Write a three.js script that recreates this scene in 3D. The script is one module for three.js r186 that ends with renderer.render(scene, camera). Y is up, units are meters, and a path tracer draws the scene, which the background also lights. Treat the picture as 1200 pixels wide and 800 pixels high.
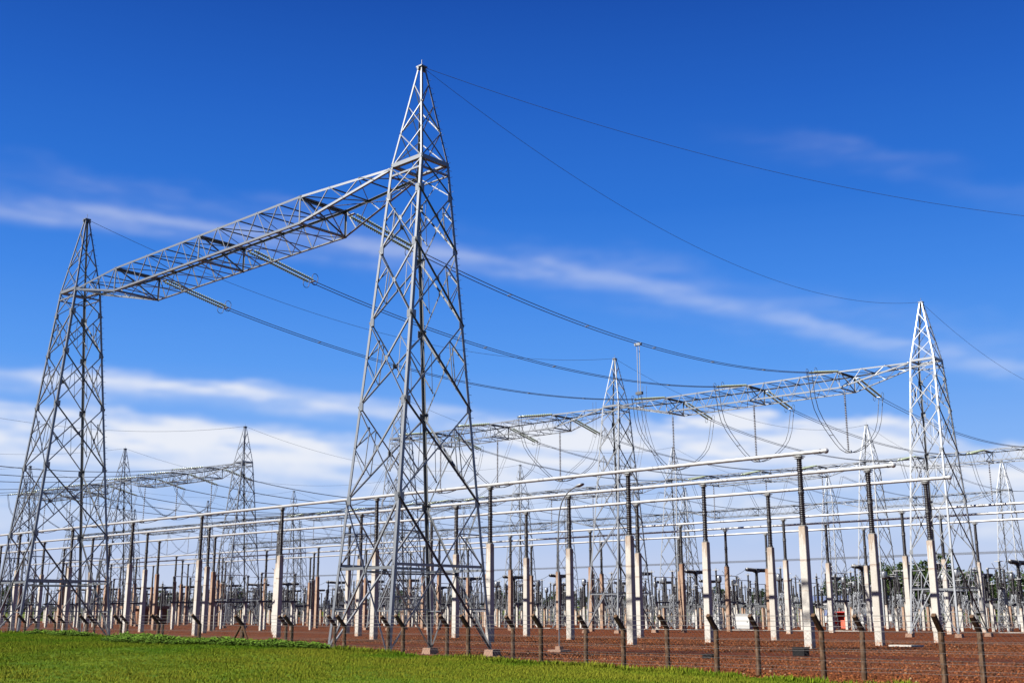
import * as THREE from 'three';
import { mergeGeometries } from 'three/addons/utils/BufferGeometryUtils.js';

// ---------------------------------------------------------------- camera, sky, sun, exposure
const scene = new THREE.Scene();
const YAW = THREE.MathUtils.degToRad(42.263), PITCH = THREE.MathUtils.degToRad(13.395);
const camera = new THREE.PerspectiveCamera(33.207, 1024 / 682, 0.1, 6000);
camera.position.set(0, 2.003, 0);
camera.rotation.order = 'YXZ';
camera.rotation.set(PITCH, YAW, -0.0009);
scene.add(camera);

const renderer = new THREE.WebGLRenderer({ antialias: true });
renderer.toneMapping = THREE.LinearToneMapping;
const EXPOSURE = 3.3; // exposed for the shaded steel
renderer.toneMappingExposure = EXPOSURE;
renderer.shadowMap.enabled = true;
renderer.setSize(1024, 682);

const SUN = new THREE.Vector3(-0.42, 0.905, 1.0).normalize();
const sun = new THREE.DirectionalLight(new THREE.Color(1.0, 0.96, 0.90), 5.0);
sun.name = 'sun';
sun.position.copy(SUN).multiplyScalar(300).add(new THREE.Vector3(-80, 0, -90));
sun.target.position.set(-80, 0, -90);
sun.castShadow = true;
sun.shadow.mapSize.set(4096, 4096);
Object.assign(sun.shadow.camera, { left: -190, right: 190, top: 190, bottom: -190, near: 10, far: 700 });
scene.add(sun, sun.target);

// seeded randomness and value noise
function rng(seed) { let a = seed >>> 0; return () => { a = (a + 0x6D2B79F5) >>> 0; let t = a; t = Math.imul(t ^ (t >>> 15), t | 1); t ^= t + Math.imul(t ^ (t >>> 7), t | 61); return ((t ^ (t >>> 14)) >>> 0) / 4294967296; }; }
function hash2(x, y, s = 0) { let h = Math.imul(x | 0, 374761393) + Math.imul(y | 0, 668265263) + Math.imul(s | 0, 1442695041); h = Math.imul(h ^ (h >>> 13), 1274126177); h ^= h >>> 16; return (h >>> 0) / 4294967296; }
const wrap = (i, p) => p ? ((i % p) + p) % p : i;
function vnoise(x, y, px = 0, py = 0, s = 0) {
  const xi = Math.floor(x), yi = Math.floor(y), fx = x - xi, fy = y - yi;
  const ux = fx * fx * fx * (fx * (fx * 6 - 15) + 10), uy = fy * fy * fy * (fy * (fy * 6 - 15) + 10);
  const x0 = wrap(xi, px), x1 = wrap(xi + 1, px), y0 = wrap(yi, py), y1 = wrap(yi + 1, py);
  const a = hash2(x0, y0, s), b = hash2(x1, y0, s), c = hash2(x0, y1, s), d = hash2(x1, y1, s);
  return a + (b - a) * ux + (c - a) * uy + (a - b - c + d) * ux * uy;
}
function fbm(x, y, oct, px = 0, py = 0, s = 0) { let v = 0, a = 0.5, t = 0; for (let i = 0; i < oct; i++) { v += a * vnoise(x, y, px, py, s + i * 17); t += a; x *= 2; y *= 2; px *= 2; py *= 2; a *= 0.5; } return v / t; }
const clamp = (x, a = 0, b = 1) => Math.min(b, Math.max(a, x));
const sstep = (a, b, x) => { const t = clamp((x - a) / (b - a)); return t * t * (3 - 2 * t); };
const bell = (x) => Math.exp(-x * x);
const lerp = (a, b, t) => a + (b - a) * t;
const s2l = (c) => { c /= 255; return c <= 0.04045 ? c / 12.92 : Math.pow((c + 0.055) / 1.055, 2.4); };
function curve(tab, x) { // piecewise linear table
  if (x <= tab[0][0]) return tab[0][1];
  for (let i = 1; i < tab.length; i++) if (x <= tab[i][0]) return lerp(tab[i - 1][1], tab[i][1], (x - tab[i - 1][0]) / (tab[i][0] - tab[i - 1][0]));
  return tab[tab.length - 1][1];
}

// the sky: clear air with a long cirrus streak and low cloud banks, given by compass bearing and elevation
{
  const W = 2048, H = 1024, data = new Float32Array(W * H * 4);
  const stops = [[-90, [150, 150, 165]], [-4, [184, 196, 218]], [0, [204, 214, 235]], [2.5, [192, 207, 238]], [5, [168, 198, 243]], [8, [132, 180, 245]], [12, [92, 157, 241]], [16, [68, 137, 231]], [20, [48, 117, 215]], [25, [37, 99, 197]], [30, [28, 81, 174]], [45, [24, 70, 156]], [90, [20, 58, 138]]]
    .map(([e, c]) => [e, c.map(s2l)]);
  const air = (el) => { let i = 1; while (i < stops.length - 1 && el > stops[i][0]) i++; const [e0, a] = stops[i - 1], [e1, b] = stops[i], t = clamp((el - e0) / (e1 - e0)); return [0, 1, 2].map((k) => lerp(a[k], b[k], t)); };
  const airT = []; for (let k = 0; k <= 1800; k++) airT.push(air(-90 + k / 10));
  // cloud bands: centre line by bearing, half depth above and below, density, where along the bearing they lie
  const around = [-180, 180];
  const bands = [
    { c: [[-180, 14], [-60, 17], [-25.4, 18.5], [-20.7, 18.7], [-15.4, 18.4], [-8, 18.0], [-2.7, 17.7], [4.4, 16.7], [10.9, 15.1], [17.1, 13.2], [40, 7], [180, 14]], up: 0.4, dn: 0.7, o: 0.24, rag: 0.4, s: 100, gap: 0.2 },
    { c: [[-180, 15], [-60, 18.2], [-25.4, 19.8], [-15.4, 19.2], [-8, 18.6], [4.4, 17.2], [17.1, 13.8], [40, 8], [180, 15]], up: 1.1, dn: 1.5, o: 0.08, rag: 0.8, s: 140, gap: 0.7 },
    { c: [[-180, 19], [0, 25], [17, 22.2], [21.7, 20.4], [25.4, 19], [60, 17], [180, 19]], up: 0.6, dn: 1.1, o: 0.07, rag: 0.8, s: 180, gap: 0.6, w: [14, 70, 5] },
    { c: [[-180, 10.5], [-30, 10.6], [-24.6, 10.8], [-18.9, 11.0], [-13, 10.8], [-7.8, 10.3], [0, 9.6], [180, 10.5]], up: 0.32, dn: 0.85, o: 0.68, rag: 0.3, s: 220, gap: 0.35, w: [-90, -2, 7] },
    { c: [[-180, 8.6], [-24, 8.9], [-16, 8.8], [-10, 8.4], [-5, 8.0], [0, 7.8], [180, 8.6]], up: 0.5, dn: 2.6, o: 0.92, rag: 0.45, s: 260, gap: 0.12, w: [-120, 2, 8] },
    { c: [[-180, 8.4], [-4, 8.6], [2, 9.3], [8.6, 9.5], [11.9, 9.3], [14.8, 9.0], [19.1, 8.2], [23.5, 7.2], [40, 7.4], [180, 8.4]], up: 0.4, dn: 3.3, o: 1.0, rag: 1.0, s: 300, gap: 0.12, w: [-3, 120, 5] },
    { c: [[-180, 4.6], [-20, 4.6], [0, 4.4], [14, 4.9], [30, 4.4], [180, 4.6]], up: 0.5, dn: 0.9, o: 0.4, rag: 0.9, s: 340, gap: 0.8 },
  ];
  const forward = Math.atan2(-Math.cos(YAW), -Math.sin(YAW));
  for (let j = 0; j < H; j++) {
    const el = ((j + 0.5) / H - 0.5) * 180;
    for (let i = 0; i < W; i++) {
      const th = ((i + 0.5) / W - 0.5) * 2 * Math.PI;           // atan2(z, x)
      let az = (th - forward) * 180 / Math.PI; while (az > 180) az -= 360; while (az < -180) az += 360;
      const c = airT[Math.round((el + 90) * 10)].slice();
      let d = 0, soft = 0;
      if (el > -3 && el < 32) {
        const per = az + 180;                                      // 0..360, periodic noise
        for (const b of bands) {
          let e = el - curve(b.c, az);
          if (e > 3 || e < -6) continue;
          const edge = (fbm(per / 4, el / 1.4, 5, 90, 0, b.s) - 0.5) * 2.2 * b.rag + (fbm(per / 0.9, el / 0.5, 3, 400, 0, b.s + 5) - 0.5) * 0.55 * b.rag;
          e += edge;
          let v = e > 0 ? 1 - sstep(0, b.up * 1.5, e) : 1 - sstep(0, b.dn * 1.6, -e);
          if (v <= 0) continue;
          const fibre = fbm(per / 3 + el * 0.8, el / 0.42 + per * 0.09, 4, 120, 0, b.s + 9);     // drawn-out filaments
          const along = fbm(per / 7, 1.7, 3, 0, 0, b.s + 13);
          v *= 0.42 + 0.9 * sstep(0.28, 0.72, fibre);
          v *= 1 - b.gap * sstep(0.55, 0.3, along);
          if (b.w) v *= sstep(b.w[0] - b.w[2], b.w[0] + b.w[2], az) * (1 - sstep(b.w[1] - b.w[2], b.w[1] + b.w[2], az));
          d = 1 - (1 - d) * (1 - clamp(v * b.o, 0, 0.96));
        }
      }
      d = clamp(d, 0, 0.93); soft = clamp(soft, 0, 0.6) * (1 - d);
      const w = [0.86, 0.885, 0.95], sl = [0.60, 0.62, 0.80];
      for (let k = 0; k < 3; k++) c[k] = c[k] * (1 - d - soft) + w[k] * d + sl[k] * soft;
      const o = (j * W + i) * 4; data[o] = c[0] / EXPOSURE; data[o + 1] = c[1] / EXPOSURE; data[o + 2] = c[2] / EXPOSURE; data[o + 3] = 1;
    }
  }
  const sky = new THREE.DataTexture(data, W, H, THREE.RGBAFormat, THREE.FloatType);
  sky.mapping = THREE.EquirectangularReflectionMapping; sky.magFilter = THREE.LinearFilter; sky.minFilter = THREE.LinearFilter; sky.needsUpdate = true;
  scene.background = sky; scene.environment = sky;
}

// ---------------------------------------------------------------- helpers
const V = (x, y, z) => new THREE.Vector3(x, y, z);
const taken = {};
function numbered(n) { if (!(n in taken)) { taken[n] = 0; return n; } taken[n]++; return n + '_' + String(taken[n]).padStart(3, '0'); }
function shade(o) { o.traverse((m) => { if (m.isMesh) { m.castShadow = true; m.receiveShadow = true; } }); return o; }
function tag(o, label, category, group) { o.userData.kind = 'thing'; o.userData.label = label; o.userData.category = category; if (group) o.userData.group = group; return o; }
function thing(name, label, category, pos = [0, 0, 0], group = null) { const g = new THREE.Group(); g.name = numbered(name); g.position.set(...pos); scene.add(g); return tag(g, label, category, group); }
function part(name, geo, mat, parent, stuff) { const m = new THREE.Mesh(geo, mat); m.name = name; m.castShadow = m.receiveShadow = true; parent.add(m); if (stuff) m.userData.kind = 'stuff'; return m; }
function copyOf(src, name, pos, label, category, group, rotY = 0) { const c = src.clone(); c.name = numbered(name); c.position.set(...pos); c.rotation.y = rotY; c.userData = {}; tag(c, label, category, group); scene.add(c); return c; }
function struct(name, geo, mat) { const m = new THREE.Mesh(geo, mat); m.name = name; m.receiveShadow = m.castShadow = true; m.userData.kind = 'structure'; scene.add(m); return m; }

// L-section bar from a to b; e1 and e2 point along its two flanges
function angleBar(a, b, w, t, e1, e2) {
  const d = b.clone().sub(a).normalize();
  const u = e1.clone().addScaledVector(d, -e1.dot(d)).normalize();
  const n = e2.clone().addScaledVector(d, -e2.dot(d)).addScaledVector(u, -e2.dot(u)).normalize();
  const sec = [[0, 0], [w, 0], [w, t], [t, t], [t, w], [0, w]].map(([x, y]) => u.clone().multiplyScalar(x).addScaledVector(n, y));
  if (u.clone().cross(n).dot(d) > 0) sec.reverse();
  const P = [], tri = (x, y, z) => P.push(x.x, x.y, x.z, y.x, y.y, y.z, z.x, z.y, z.z);
  const A = sec.map((s) => s.clone().add(a)), B = sec.map((s) => s.clone().add(b));
  for (let i = 0; i < 6; i++) { const j = (i + 1) % 6; tri(A[i], B[i], B[j]); tri(A[i], B[j], A[j]); }
  const fan = (Q, f) => { for (const [i, j, k] of [[0, 1, 2], [0, 2, 3], [0, 3, 4], [0, 4, 5]]) f ? tri(Q[i], Q[j], Q[k]) : tri(Q[i], Q[k], Q[j]); };
  fan(A, true); fan(B, false);
  const g = new THREE.BufferGeometry(); g.setAttribute('position', new THREE.Float32BufferAttribute(P, 3)); g.computeVertexNormals();
  return g;
}
function barBox(a, b, w, h = w) { // square bar, indexed free
  const l = a.distanceTo(b), g = new THREE.BoxGeometry(w, l, h).toNonIndexed(); g.deleteAttribute('uv');
  g.applyQuaternion(new THREE.Quaternion().setFromUnitVectors(V(0, 1, 0), b.clone().sub(a).normalize()));
  g.translate((a.x + b.x) / 2, (a.y + b.y) / 2, (a.z + b.z) / 2); return g;
}
function rod(a, b, r, seg = 8) {
  const g = new THREE.CylinderGeometry(r, r, a.distanceTo(b), seg).toNonIndexed(); g.deleteAttribute('uv');
  g.applyQuaternion(new THREE.Quaternion().setFromUnitVectors(V(0, 1, 0), b.clone().sub(a).normalize()));
  g.translate((a.x + b.x) / 2, (a.y + b.y) / 2, (a.z + b.z) / 2); return g;
}
function tube(pts, r, seg = 5, n = 0) {
  const g = new THREE.TubeGeometry(new THREE.CatmullRomCurve3(pts), n || pts.length * 2, r, seg, false).toNonIndexed(); g.deleteAttribute('uv'); return g;
}
function box(x0, x1, y0, y1, z0, z1) { const g = new THREE.BoxGeometry(x1 - x0, y1 - y0, z1 - z0).toNonIndexed(); g.deleteAttribute('uv'); g.translate((x0 + x1) / 2, (y0 + y1) / 2, (z0 + z1) / 2); return g; }
const clean = (g) => { const h = g.index ? g.toNonIndexed() : g; if (h.attributes.uv) h.deleteAttribute('uv'); return h; };
const merge = (list) => mergeGeometries(list.map(clean), false);
function sag(a, b, s, n = 24) { const p = []; for (let i = 0; i <= n; i++) { const t = i / n; p.push(V(lerp(a.x, b.x, t), lerp(a.y, b.y, t) - 4 * s * t * (1 - t), lerp(a.z, b.z, t))); } return p; }

// ---------------------------------------------------------------- textures and materials
function dataTex(n, f, srgb = true, rep = 1) {
  const d = new Uint8Array(n * n * 4);
  for (let j = 0; j < n; j++) for (let i = 0; i < n; i++) { const c = f(i / n, j / n, i, j), o = (j * n + i) * 4; d[o] = clamp(c[0]) * 255; d[o + 1] = clamp(c[1]) * 255; d[o + 2] = clamp(c[2]) * 255; d[o + 3] = 255; }
  const t = new THREE.DataTexture(d, n, n, THREE.RGBAFormat); t.wrapS = t.wrapT = THREE.RepeatWrapping; t.magFilter = THREE.LinearFilter; t.minFilter = THREE.LinearMipmapLinearFilter; t.generateMipmaps = true; t.repeat.set(rep, rep);
  if (srgb) t.colorSpace = THREE.SRGBColorSpace; t.needsUpdate = true; return t;
}
const mix3 = (a, b, t) => [lerp(a[0], b[0], t), lerp(a[1], b[1], t), lerp(a[2], b[2], t)];
const rgb = (r, g, b) => [r / 255, g / 255, b / 255];

const soilMap = dataTex(1024, (u, v) => {
  const a = fbm(u * 6, v * 6, 4, 6, 6, 1), b = fbm(u * 60, v * 60, 3, 60, 60, 2), c = fbm(u * 190, v * 190, 2, 190, 190, 3);
  let col = mix3(rgb(75, 37, 17), rgb(96, 49, 24), clamp(a * 1.6 - 0.3));
  col = mix3(col, rgb(39, 18, 10), sstep(0.48, 0.64, b) * 0.7);
  col = mix3(col, rgb(130, 79, 44), sstep(0.6, 0.78, c) * 0.8);
  return mix3(col, rgb(27, 13, 7), sstep(0.4, 0.28, c) * 0.7);
});
const soilBump = dataTex(1024, (u, v) => { const h = 0.55 * fbm(u * 60, v * 60, 3, 60, 60, 2) + 0.45 * fbm(u * 190, v * 190, 2, 190, 190, 3); return [h, h, h]; }, false);
const lawnMap = dataTex(1024, (u, v) => {
  const a = fbm(u * 5, v * 5, 4, 5, 5, 11), b = fbm(u * 40, v * 40, 3, 40, 40, 12), c = fbm(u * 220, v * 220, 2, 220, 220, 13);
  let col = mix3(rgb(50, 72, 10), rgb(78, 90, 17), clamp(a * 1.7 - 0.35));
  col = mix3(col, rgb(86, 84, 28), sstep(0.55, 0.75, b) * 0.5);
  return mix3(col, rgb(31, 43, 12), sstep(0.45, 0.25, c) * 0.6);
});
const fieldMap = dataTex(512, (u, v) => mix3(rgb(56, 68, 22), rgb(80, 88, 32), fbm(u * 24, v * 24, 5, 24, 24, 14)));
function columnMap(seed, lo, hi, stain, dust) { // u round the shaft, v up its height: form joints, rust runs from the cap, soil splashed at the foot
  const n = 512, d = new Uint8Array(n * n * 4);
  for (let j = 0; j < n; j++) for (let i = 0; i < n; i++) {
    const u = i / n, v = j / n;
    let c = mix3(lo, hi, fbm(u * 6, v * 14, 4, 6, 14, seed));
    c = mix3(c, mix3(lo, [0, 0, 0], 0.25), sstep(0.62, 0.8, fbm(u * 90, v * 260, 2, 90, 260, seed + 1)) * 0.5);
    const run = 0.03 + 0.34 * Math.pow(fbm(u * 26, 0.5, 3, 26, 0, seed + 2), 2.2);
    if (v > 1 - run) c = mix3(c, stain, 0.62 * fbm(u * 60, v * 30, 3, 60, 30, seed + 3));
    if (v < 0.06 && fbm(u * 40, v * 130, 4, 40, 130, seed + 4) > 0.42 + v * 4) c = mix3(c, dust, 0.55);
    for (const y of [0.24, 0.47, 0.71]) if (Math.abs(v - y - 0.002 * Math.sin(u * 40 + seed)) < 0.0016) c = mix3(c, stain, 0.5);
    const o = (j * n + i) * 4; for (let k = 0; k < 3; k++) d[o + k] = clamp(c[k]) * 255; d[o + 3] = 255;
  }
  const t = new THREE.DataTexture(d, n, n, THREE.RGBAFormat); t.wrapS = t.wrapT = THREE.RepeatWrapping; t.magFilter = THREE.LinearFilter; t.minFilter = THREE.LinearMipmapLinearFilter; t.generateMipmaps = true; t.colorSpace = THREE.SRGBColorSpace; t.needsUpdate = true; return t;
}
const concreteMap = columnMap(21, rgb(139, 135, 127), rgb(153, 149, 142), rgb(98, 72, 52), rgb(120, 70, 42));
const concreteMap2 = columnMap(121, rgb(134, 129, 121), rgb(150, 146, 138), rgb(90, 64, 46), rgb(120, 70, 42));
const tanMap = columnMap(31, rgb(112, 90, 75), rgb(138, 120, 104), rgb(78, 52, 38), rgb(110, 64, 40));
const postMap = dataTex(256, (u, v) => mix3(rgb(55, 41, 30), rgb(89, 71, 56), clamp(fbm(u * 6, v * 18, 4, 6, 18, 41) * 1.5 - 0.25)));
const std = (o) => new THREE.MeshStandardMaterial(o);
const matte = (o) => new THREE.MeshPhysicalMaterial({ roughness: 1, specularIntensity: 0.08, ...o });
const M = {
  steel: std({ color: new THREE.Color().setRGB(0.155, 0.162, 0.17), roughness: 0.43, metalness: 0.72 }),
  alu: std({ color: new THREE.Color().setRGB(0.243, 0.243, 0.238), roughness: 0.42, metalness: 0.3 }),
  concrete: matte({ map: concreteMap }),
  concrete2: matte({ map: concreteMap2 }),
  tan: matte({ map: tanMap }),
  footing: std({ color: new THREE.Color().setRGB(0.15, 0.088, 0.0572), roughness: 0.95 }),
  post: matte({ map: postMap, bumpMap: postMap, bumpScale: 0.006 }),
  porcelain: std({ color: new THREE.Color().setRGB(0.010, 0.009, 0.010), roughness: 0.42 }),
  greyPorcelain: std({ color: new THREE.Color().setRGB(0.11, 0.11, 0.121), roughness: 0.35 }),
  flange: std({ color: new THREE.Color().setRGB(0.174, 0.174, 0.17), roughness: 0.5, metalness: 0.4 }),
  glass: new THREE.MeshPhysicalMaterial({ color: new THREE.Color().setRGB(0.204, 0.238, 0.16), roughness: 0.18, clearcoat: 0.4 }),
  cable: std({ color: new THREE.Color().setRGB(0.05, 0.052, 0.056), roughness: 0.55, metalness: 0.4 }),
  darkSteel: std({ color: new THREE.Color().setRGB(0.04, 0.042, 0.045), roughness: 0.6, metalness: 0.2 }),
  black: matte({ color: new THREE.Color().setRGB(0.009, 0.009, 0.0095) }),
  white: std({ color: new THREE.Color().setRGB(0.268, 0.268, 0.258), roughness: 0.6 }),
  red: std({ color: new THREE.Color().setRGB(0.268, 0.017, 0.0121), roughness: 0.5 }),
  orange: std({ color: new THREE.Color().setRGB(0.34, 0.0631, 0.0291), roughness: 0.5 }),
  blueRoof: std({ color: new THREE.Color().setRGB(0.05, 0.075, 0.16), roughness: 0.6 }),
  bark: std({ color: new THREE.Color().setRGB(0.0487, 0.0348, 0.0243), roughness: 1 }),
  wire: std({ color: new THREE.Color().setRGB(0.088, 0.0825, 0.0772), roughness: 0.6, metalness: 0.5 }),
};

// ---------------------------------------------------------------- the ground
const CREST = [[-200, 1.05], [-63, 1.0], [-52, 0.93], [-46, 0.88], [-40, 0.80], [-36, 0.70], [-32, 0.58], [-28, 0.46], [-25, 0.4], [-20, 0.33], [-15, 0.27], [60, 0.22]];
function groundH(x, z) { // level yard; a grassed bank in front of it
  let h = 0;
  if (z > -35) {
    const c = curve(CREST, x), up = sstep(-34.2, -28.6, z), down = lerp(1, 0.55, sstep(-27.5, -8, z));
    h = c * up * down;
  }
  const r = Math.hypot(x, z);
  h += 10 * sstep(330, 620, r) * (0.5 + 0.5 * sstep(-1.2, 0.4, Math.atan2(x, -z)));
  return h;
}
function sheet(x0, x1, z0, z1, nx, nz, lift, uvScale, edge) {
  const P = [], U = [], I = [];
  for (let j = 0; j <= nz; j++) for (let i = 0; i <= nx; i++) {
    const x = lerp(x0, x1, i / nx); let z = lerp(z0, z1, j / nz); if (edge) z = edge(x, z, j / nz);
    P.push(x, groundH(x, z) + lift + (uvScale.n ? (fbm(x * uvScale.n, z * uvScale.n, 3, 0, 0, 77) - 0.5) * uvScale.a : 0), z); U.push(x / uvScale.s, z / uvScale.s);
  }
  for (let j = 0; j < nz; j++) for (let i = 0; i < nx; i++) { const a = j * (nx + 1) + i, b = a + 1, c = a + nx + 1, d = c + 1; I.push(a, c, b, b, c, d); }
  const g = new THREE.BufferGeometry(); g.setAttribute('position', new THREE.Float32BufferAttribute(P, 3)); g.setAttribute('uv', new THREE.Float32BufferAttribute(U, 2)); g.setIndex(I); g.computeVertexNormals(); return g;
}
struct('ground', sheet(-2400, 2400, -2400, 2400, 240, 240, -0.25, { s: 40 }), matte({ map: fieldMap, roughness: 1 }));
const soilMat = matte({ map: soilMap, roughness: 1, bumpMap: soilBump, bumpScale: 0.06 });
struct('yard_soil', sheet(-330, 70, -262, -26.5, 300, 200, 0, { s: 5.3, n: 0.7, a: 0.05 }), soilMat);
const lawnEdge = (x, z, t) => t > 0 ? z : z + (fbm(x * 0.8, 3, 4, 0, 0, 91) - 0.5) * 1.1 + 2.0 * sstep(-22, -12, x);
struct('lawn', sheet(-110, 45, -29.6, 16, 220, 70, 0.012, { s: 6.1, n: 0.5, a: 0.04 }, (x, z, t) => lerp(lawnEdge(x, -29.6, 0), 16, t)), matte({ map: lawnMap, roughness: 1, bumpMap: lawnMap, bumpScale: 0.03 }));
struct('dirt_track', sheet(-150, 60, -54.6, -50.6, 210, 6, 0.03, { s: 4.1, n: 0.7, a: 0.05 }, (x, z, t) => z + (fbm(x * 0.5, t * 2, 3, 0, 0, 95) - 0.5) * 0.8), matte({ map: (() => { const t = soilMap.clone(); t.repeat.set(0.4, 1.3); t.needsUpdate = true; return t; })(), color: new THREE.Color().setRGB(0.62, 0.55, 0.55), roughness: 1 }));

// ---------------------------------------------------------------- lattice tower
const S = 36.66, X1 = -42, ZA = -38.94, ZC = -104.35, ZE = -169.6, ZF = -228;
const TOP = 25.1, PEAK = 31;
const hw = (y) => y <= TOP ? [lerp(2.2, 1.2, y / TOP), lerp(3.4, 1.0, y / TOP)] : [lerp(1.2, 0.13, (y - TOP) / (PEAK - TOP)), lerp(1.0, 0.13, (y - TOP) / (PEAK - TOP))];
const corner = (sx, sz, y) => { const [a, b] = hw(y); return V(sx * a, y, sz * b); };
const CORN = [[-1, 1], [1, 1], [1, -1], [-1, -1]];
const FACES = [[0, 1, V(0, 0, 1)], [1, 2, V(1, 0, 0)], [2, 3, V(0, 0, -1)], [3, 0, V(-1, 0, 0)]];
const LEVELS = [0, 7.4, 12.1, 16.5, 20.4, 23.4, TOP];
function towerMembers(full) { // list of [name, a, b, width, e1, e2]
  const out = [];
  const mid = (a, b, t = 0.5) => a.clone().lerp(b, t);
  for (const [sx, sz] of CORN) {
    out.push(['leg', corner(sx, sz, 0.15), corner(sx, sz, TOP), 0.158, V(-sx, 0, 0), V(0, 0, -sz)]);
    out.push(['peak_leg', corner(sx, sz, TOP), corner(sx, sz, PEAK - 0.1), 0.11, V(-sx, 0, 0), V(0, 0, -sz)]);
  }
  FACES.forEach(([ia, ib, n], fi) => {
    const A = (y) => corner(...CORN[ia], y), B = (y) => corner(...CORN[ib], y), inn = n.clone().negate();
    const brace = (p, q, w, off = 0, name = 'brace') => { const d = q.clone().sub(p).normalize(), u = n.clone().cross(d); if (u.y < 0) u.negate(); const o = inn.clone().multiplyScalar(0.022 + off); out.push([name, p.clone().add(o), q.clone().add(o), w, u, inn]); };
    const outer = (p, q, w) => { const d = q.clone().sub(p).normalize(), u = n.clone().cross(d); if (u.y > 0) u.negate(); const o = n.clone().multiplyScalar(0.004); out.push(['brace', p.clone().add(o), q.clone().add(o), w, u, n]); };
    for (let k = 0; k < LEVELS.length - 1; k++) {
      const y0 = LEVELS[k], y1 = LEVELS[k + 1], a0 = A(y0 || 0.2), b0 = B(y0 || 0.2), a1 = A(y1), b1 = B(y1);
      const w0 = a0.distanceTo(b0), w1 = a1.distanceTo(b1), t = w0 / (w0 + w1), yc = lerp(a0.y, y1, t);
      const big = k === 0 ? 0.09 : k < 5 ? 0.077 : 0.055;
      brace(a0, b1, big); outer(b0, a1, big);
      if (k < 5 && full) {
        for (const [p0, p1, q0, q1, L] of [[a0, a1, b0, b1, A], [b0, b1, a0, a1, B]]) {
          const leg = L(yc), lo = mid(p0, q1, t / 2), hi = mid(q0, p1, (1 + t) / 2);
          brace(leg, lo, 0.049, 0.05); brace(hi, leg, 0.049, 0.05);
          brace(lo, hi, 0.036, 0.09);
          if (k === 0) { const l2 = L(lerp(0.2, yc, 0.5)); brace(l2, lo, 0.06, 0.05, 'strut'); brace(L(lerp(yc, y1, 0.5)), hi, 0.06, 0.05, 'strut'); }
        }
      }
      if (k === 0) brace(A(yc), B(yc), 0.13, 0.05, 'strut');
    }
    brace(A(TOP), B(TOP), 0.22, 0.0, 'strut');
    if (full) brace(A(TOP - 0.55), B(TOP - 0.55), 0.1, 0.0, 'strut');
    const pk = [TOP, 27.0, 28.6, 29.9];
    for (let k = 0; k < 3; k++) { const f = (k + fi) % 2; brace(f ? A(pk[k]) : B(pk[k]), f ? B(pk[k + 1]) : A(pk[k + 1]), 0.06); if (k < 2) brace(f ? B(pk[k]) : A(pk[k]), f ? A(pk[k + 1]) : B(pk[k + 1]), 0.05, 0.03); }
  });
  // plan bracing at the lower ring
  const yr = (() => { const w0 = 4.4, w1 = 2 * hw(7.4)[0]; return lerp(0.2, 7.4, w0 / (w0 + w1)); })();
  const [hx, hz] = hw(yr);
  if (full) for (const [p, q] of [[V(0, yr, hz), V(hx, yr, 0)], [V(hx, yr, 0), V(0, yr, -hz)], [V(0, yr, -hz), V(-hx, yr, 0)], [V(-hx, yr, 0), V(0, yr, hz)]]) out.push(['strut', p.clone().setY(yr - 0.06), q.clone().setY(yr - 0.06), 0.07, V(0, -1, 0), V(-p.x - q.x, 0, -p.z - q.z)]);
  return out;
}
function footings(parent, geoOnly) {
  const gs = [];
  for (const [sx, sz] of CORN) { const p = corner(sx, sz, 0); const g = new THREE.CylinderGeometry(0.38, 0.5, 0.6, 4, 1).toNonIndexed(); g.rotateY(Math.PI / 4); g.translate(p.x, 0.02, p.z); g.computeVertexNormals(); if (geoOnly) gs.push(g); else part('footing', g, M.footing, parent); }
  return gs;
}
function capGeo() { return merge([box(-0.22, 0.22, PEAK - 0.12, PEAK - 0.04, -0.22, 0.22), rod(V(0, PEAK - 0.1, 0), V(0, PEAK + 0.35, 0), 0.02, 6), box(-0.06, 0.06, PEAK - 0.3, PEAK - 0.12, -0.3, 0.3)]); }
function makeTower() {
  const g = new THREE.Group();
  for (const [name, a, b, w, e1, e2] of towerMembers(true)) part(name, angleBar(a, b, w, w > 0.15 ? 0.022 : 0.012, e1, e2), M.steel, g);
  for (const [ia, ib, n] of FACES) for (let k = 1; k < 6; k++) { // joint plates on each face
    const y = LEVELS[k], A = corner(...CORN[ia], y), B = corner(...CORN[ib], y), w0 = corner(...CORN[ia], LEVELS[k - 1]).distanceTo(corner(...CORN[ib], LEVELS[k - 1])), w1 = A.distanceTo(B), yc = lerp(LEVELS[k - 1], y, w0 / (w0 + w1));
    const plate = (p, w, h) => { const q = n.x ? box(-0.006, 0.006, -h, h, -w, w) : box(-w, w, -h, h, -0.006, 0.006); q.translate(p.x + n.x * 0.02, p.y, p.z + n.z * 0.02); part('gusset_plate', q, M.steel, g); };
    plate(A.clone().lerp(B, 0.17 / w1), 0.13, 0.2); plate(B.clone().lerp(A, 0.17 / w1), 0.13, 0.2);
    plate(corner(...CORN[ia], yc).lerp(corner(...CORN[ib], yc), 0.5), 0.12, 0.12);
  }
  part('peak_cap', capGeo(), M.steel, g);
  footings(g);
  const bolts = []; // step bolts up one leg
  for (let y = 2.5; y < 30.4; y += 0.4) { const p = corner(1, -1, y), s = Math.round(y / 0.4) % 2; bolts.push(rod(p, p.clone().add(s ? V(0.17, 0, 0) : V(0, 0, -0.17)), 0.012, 4)); }
  part('step_bolts', merge(bolts), M.steel, g, true);
  return g;
}
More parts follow.
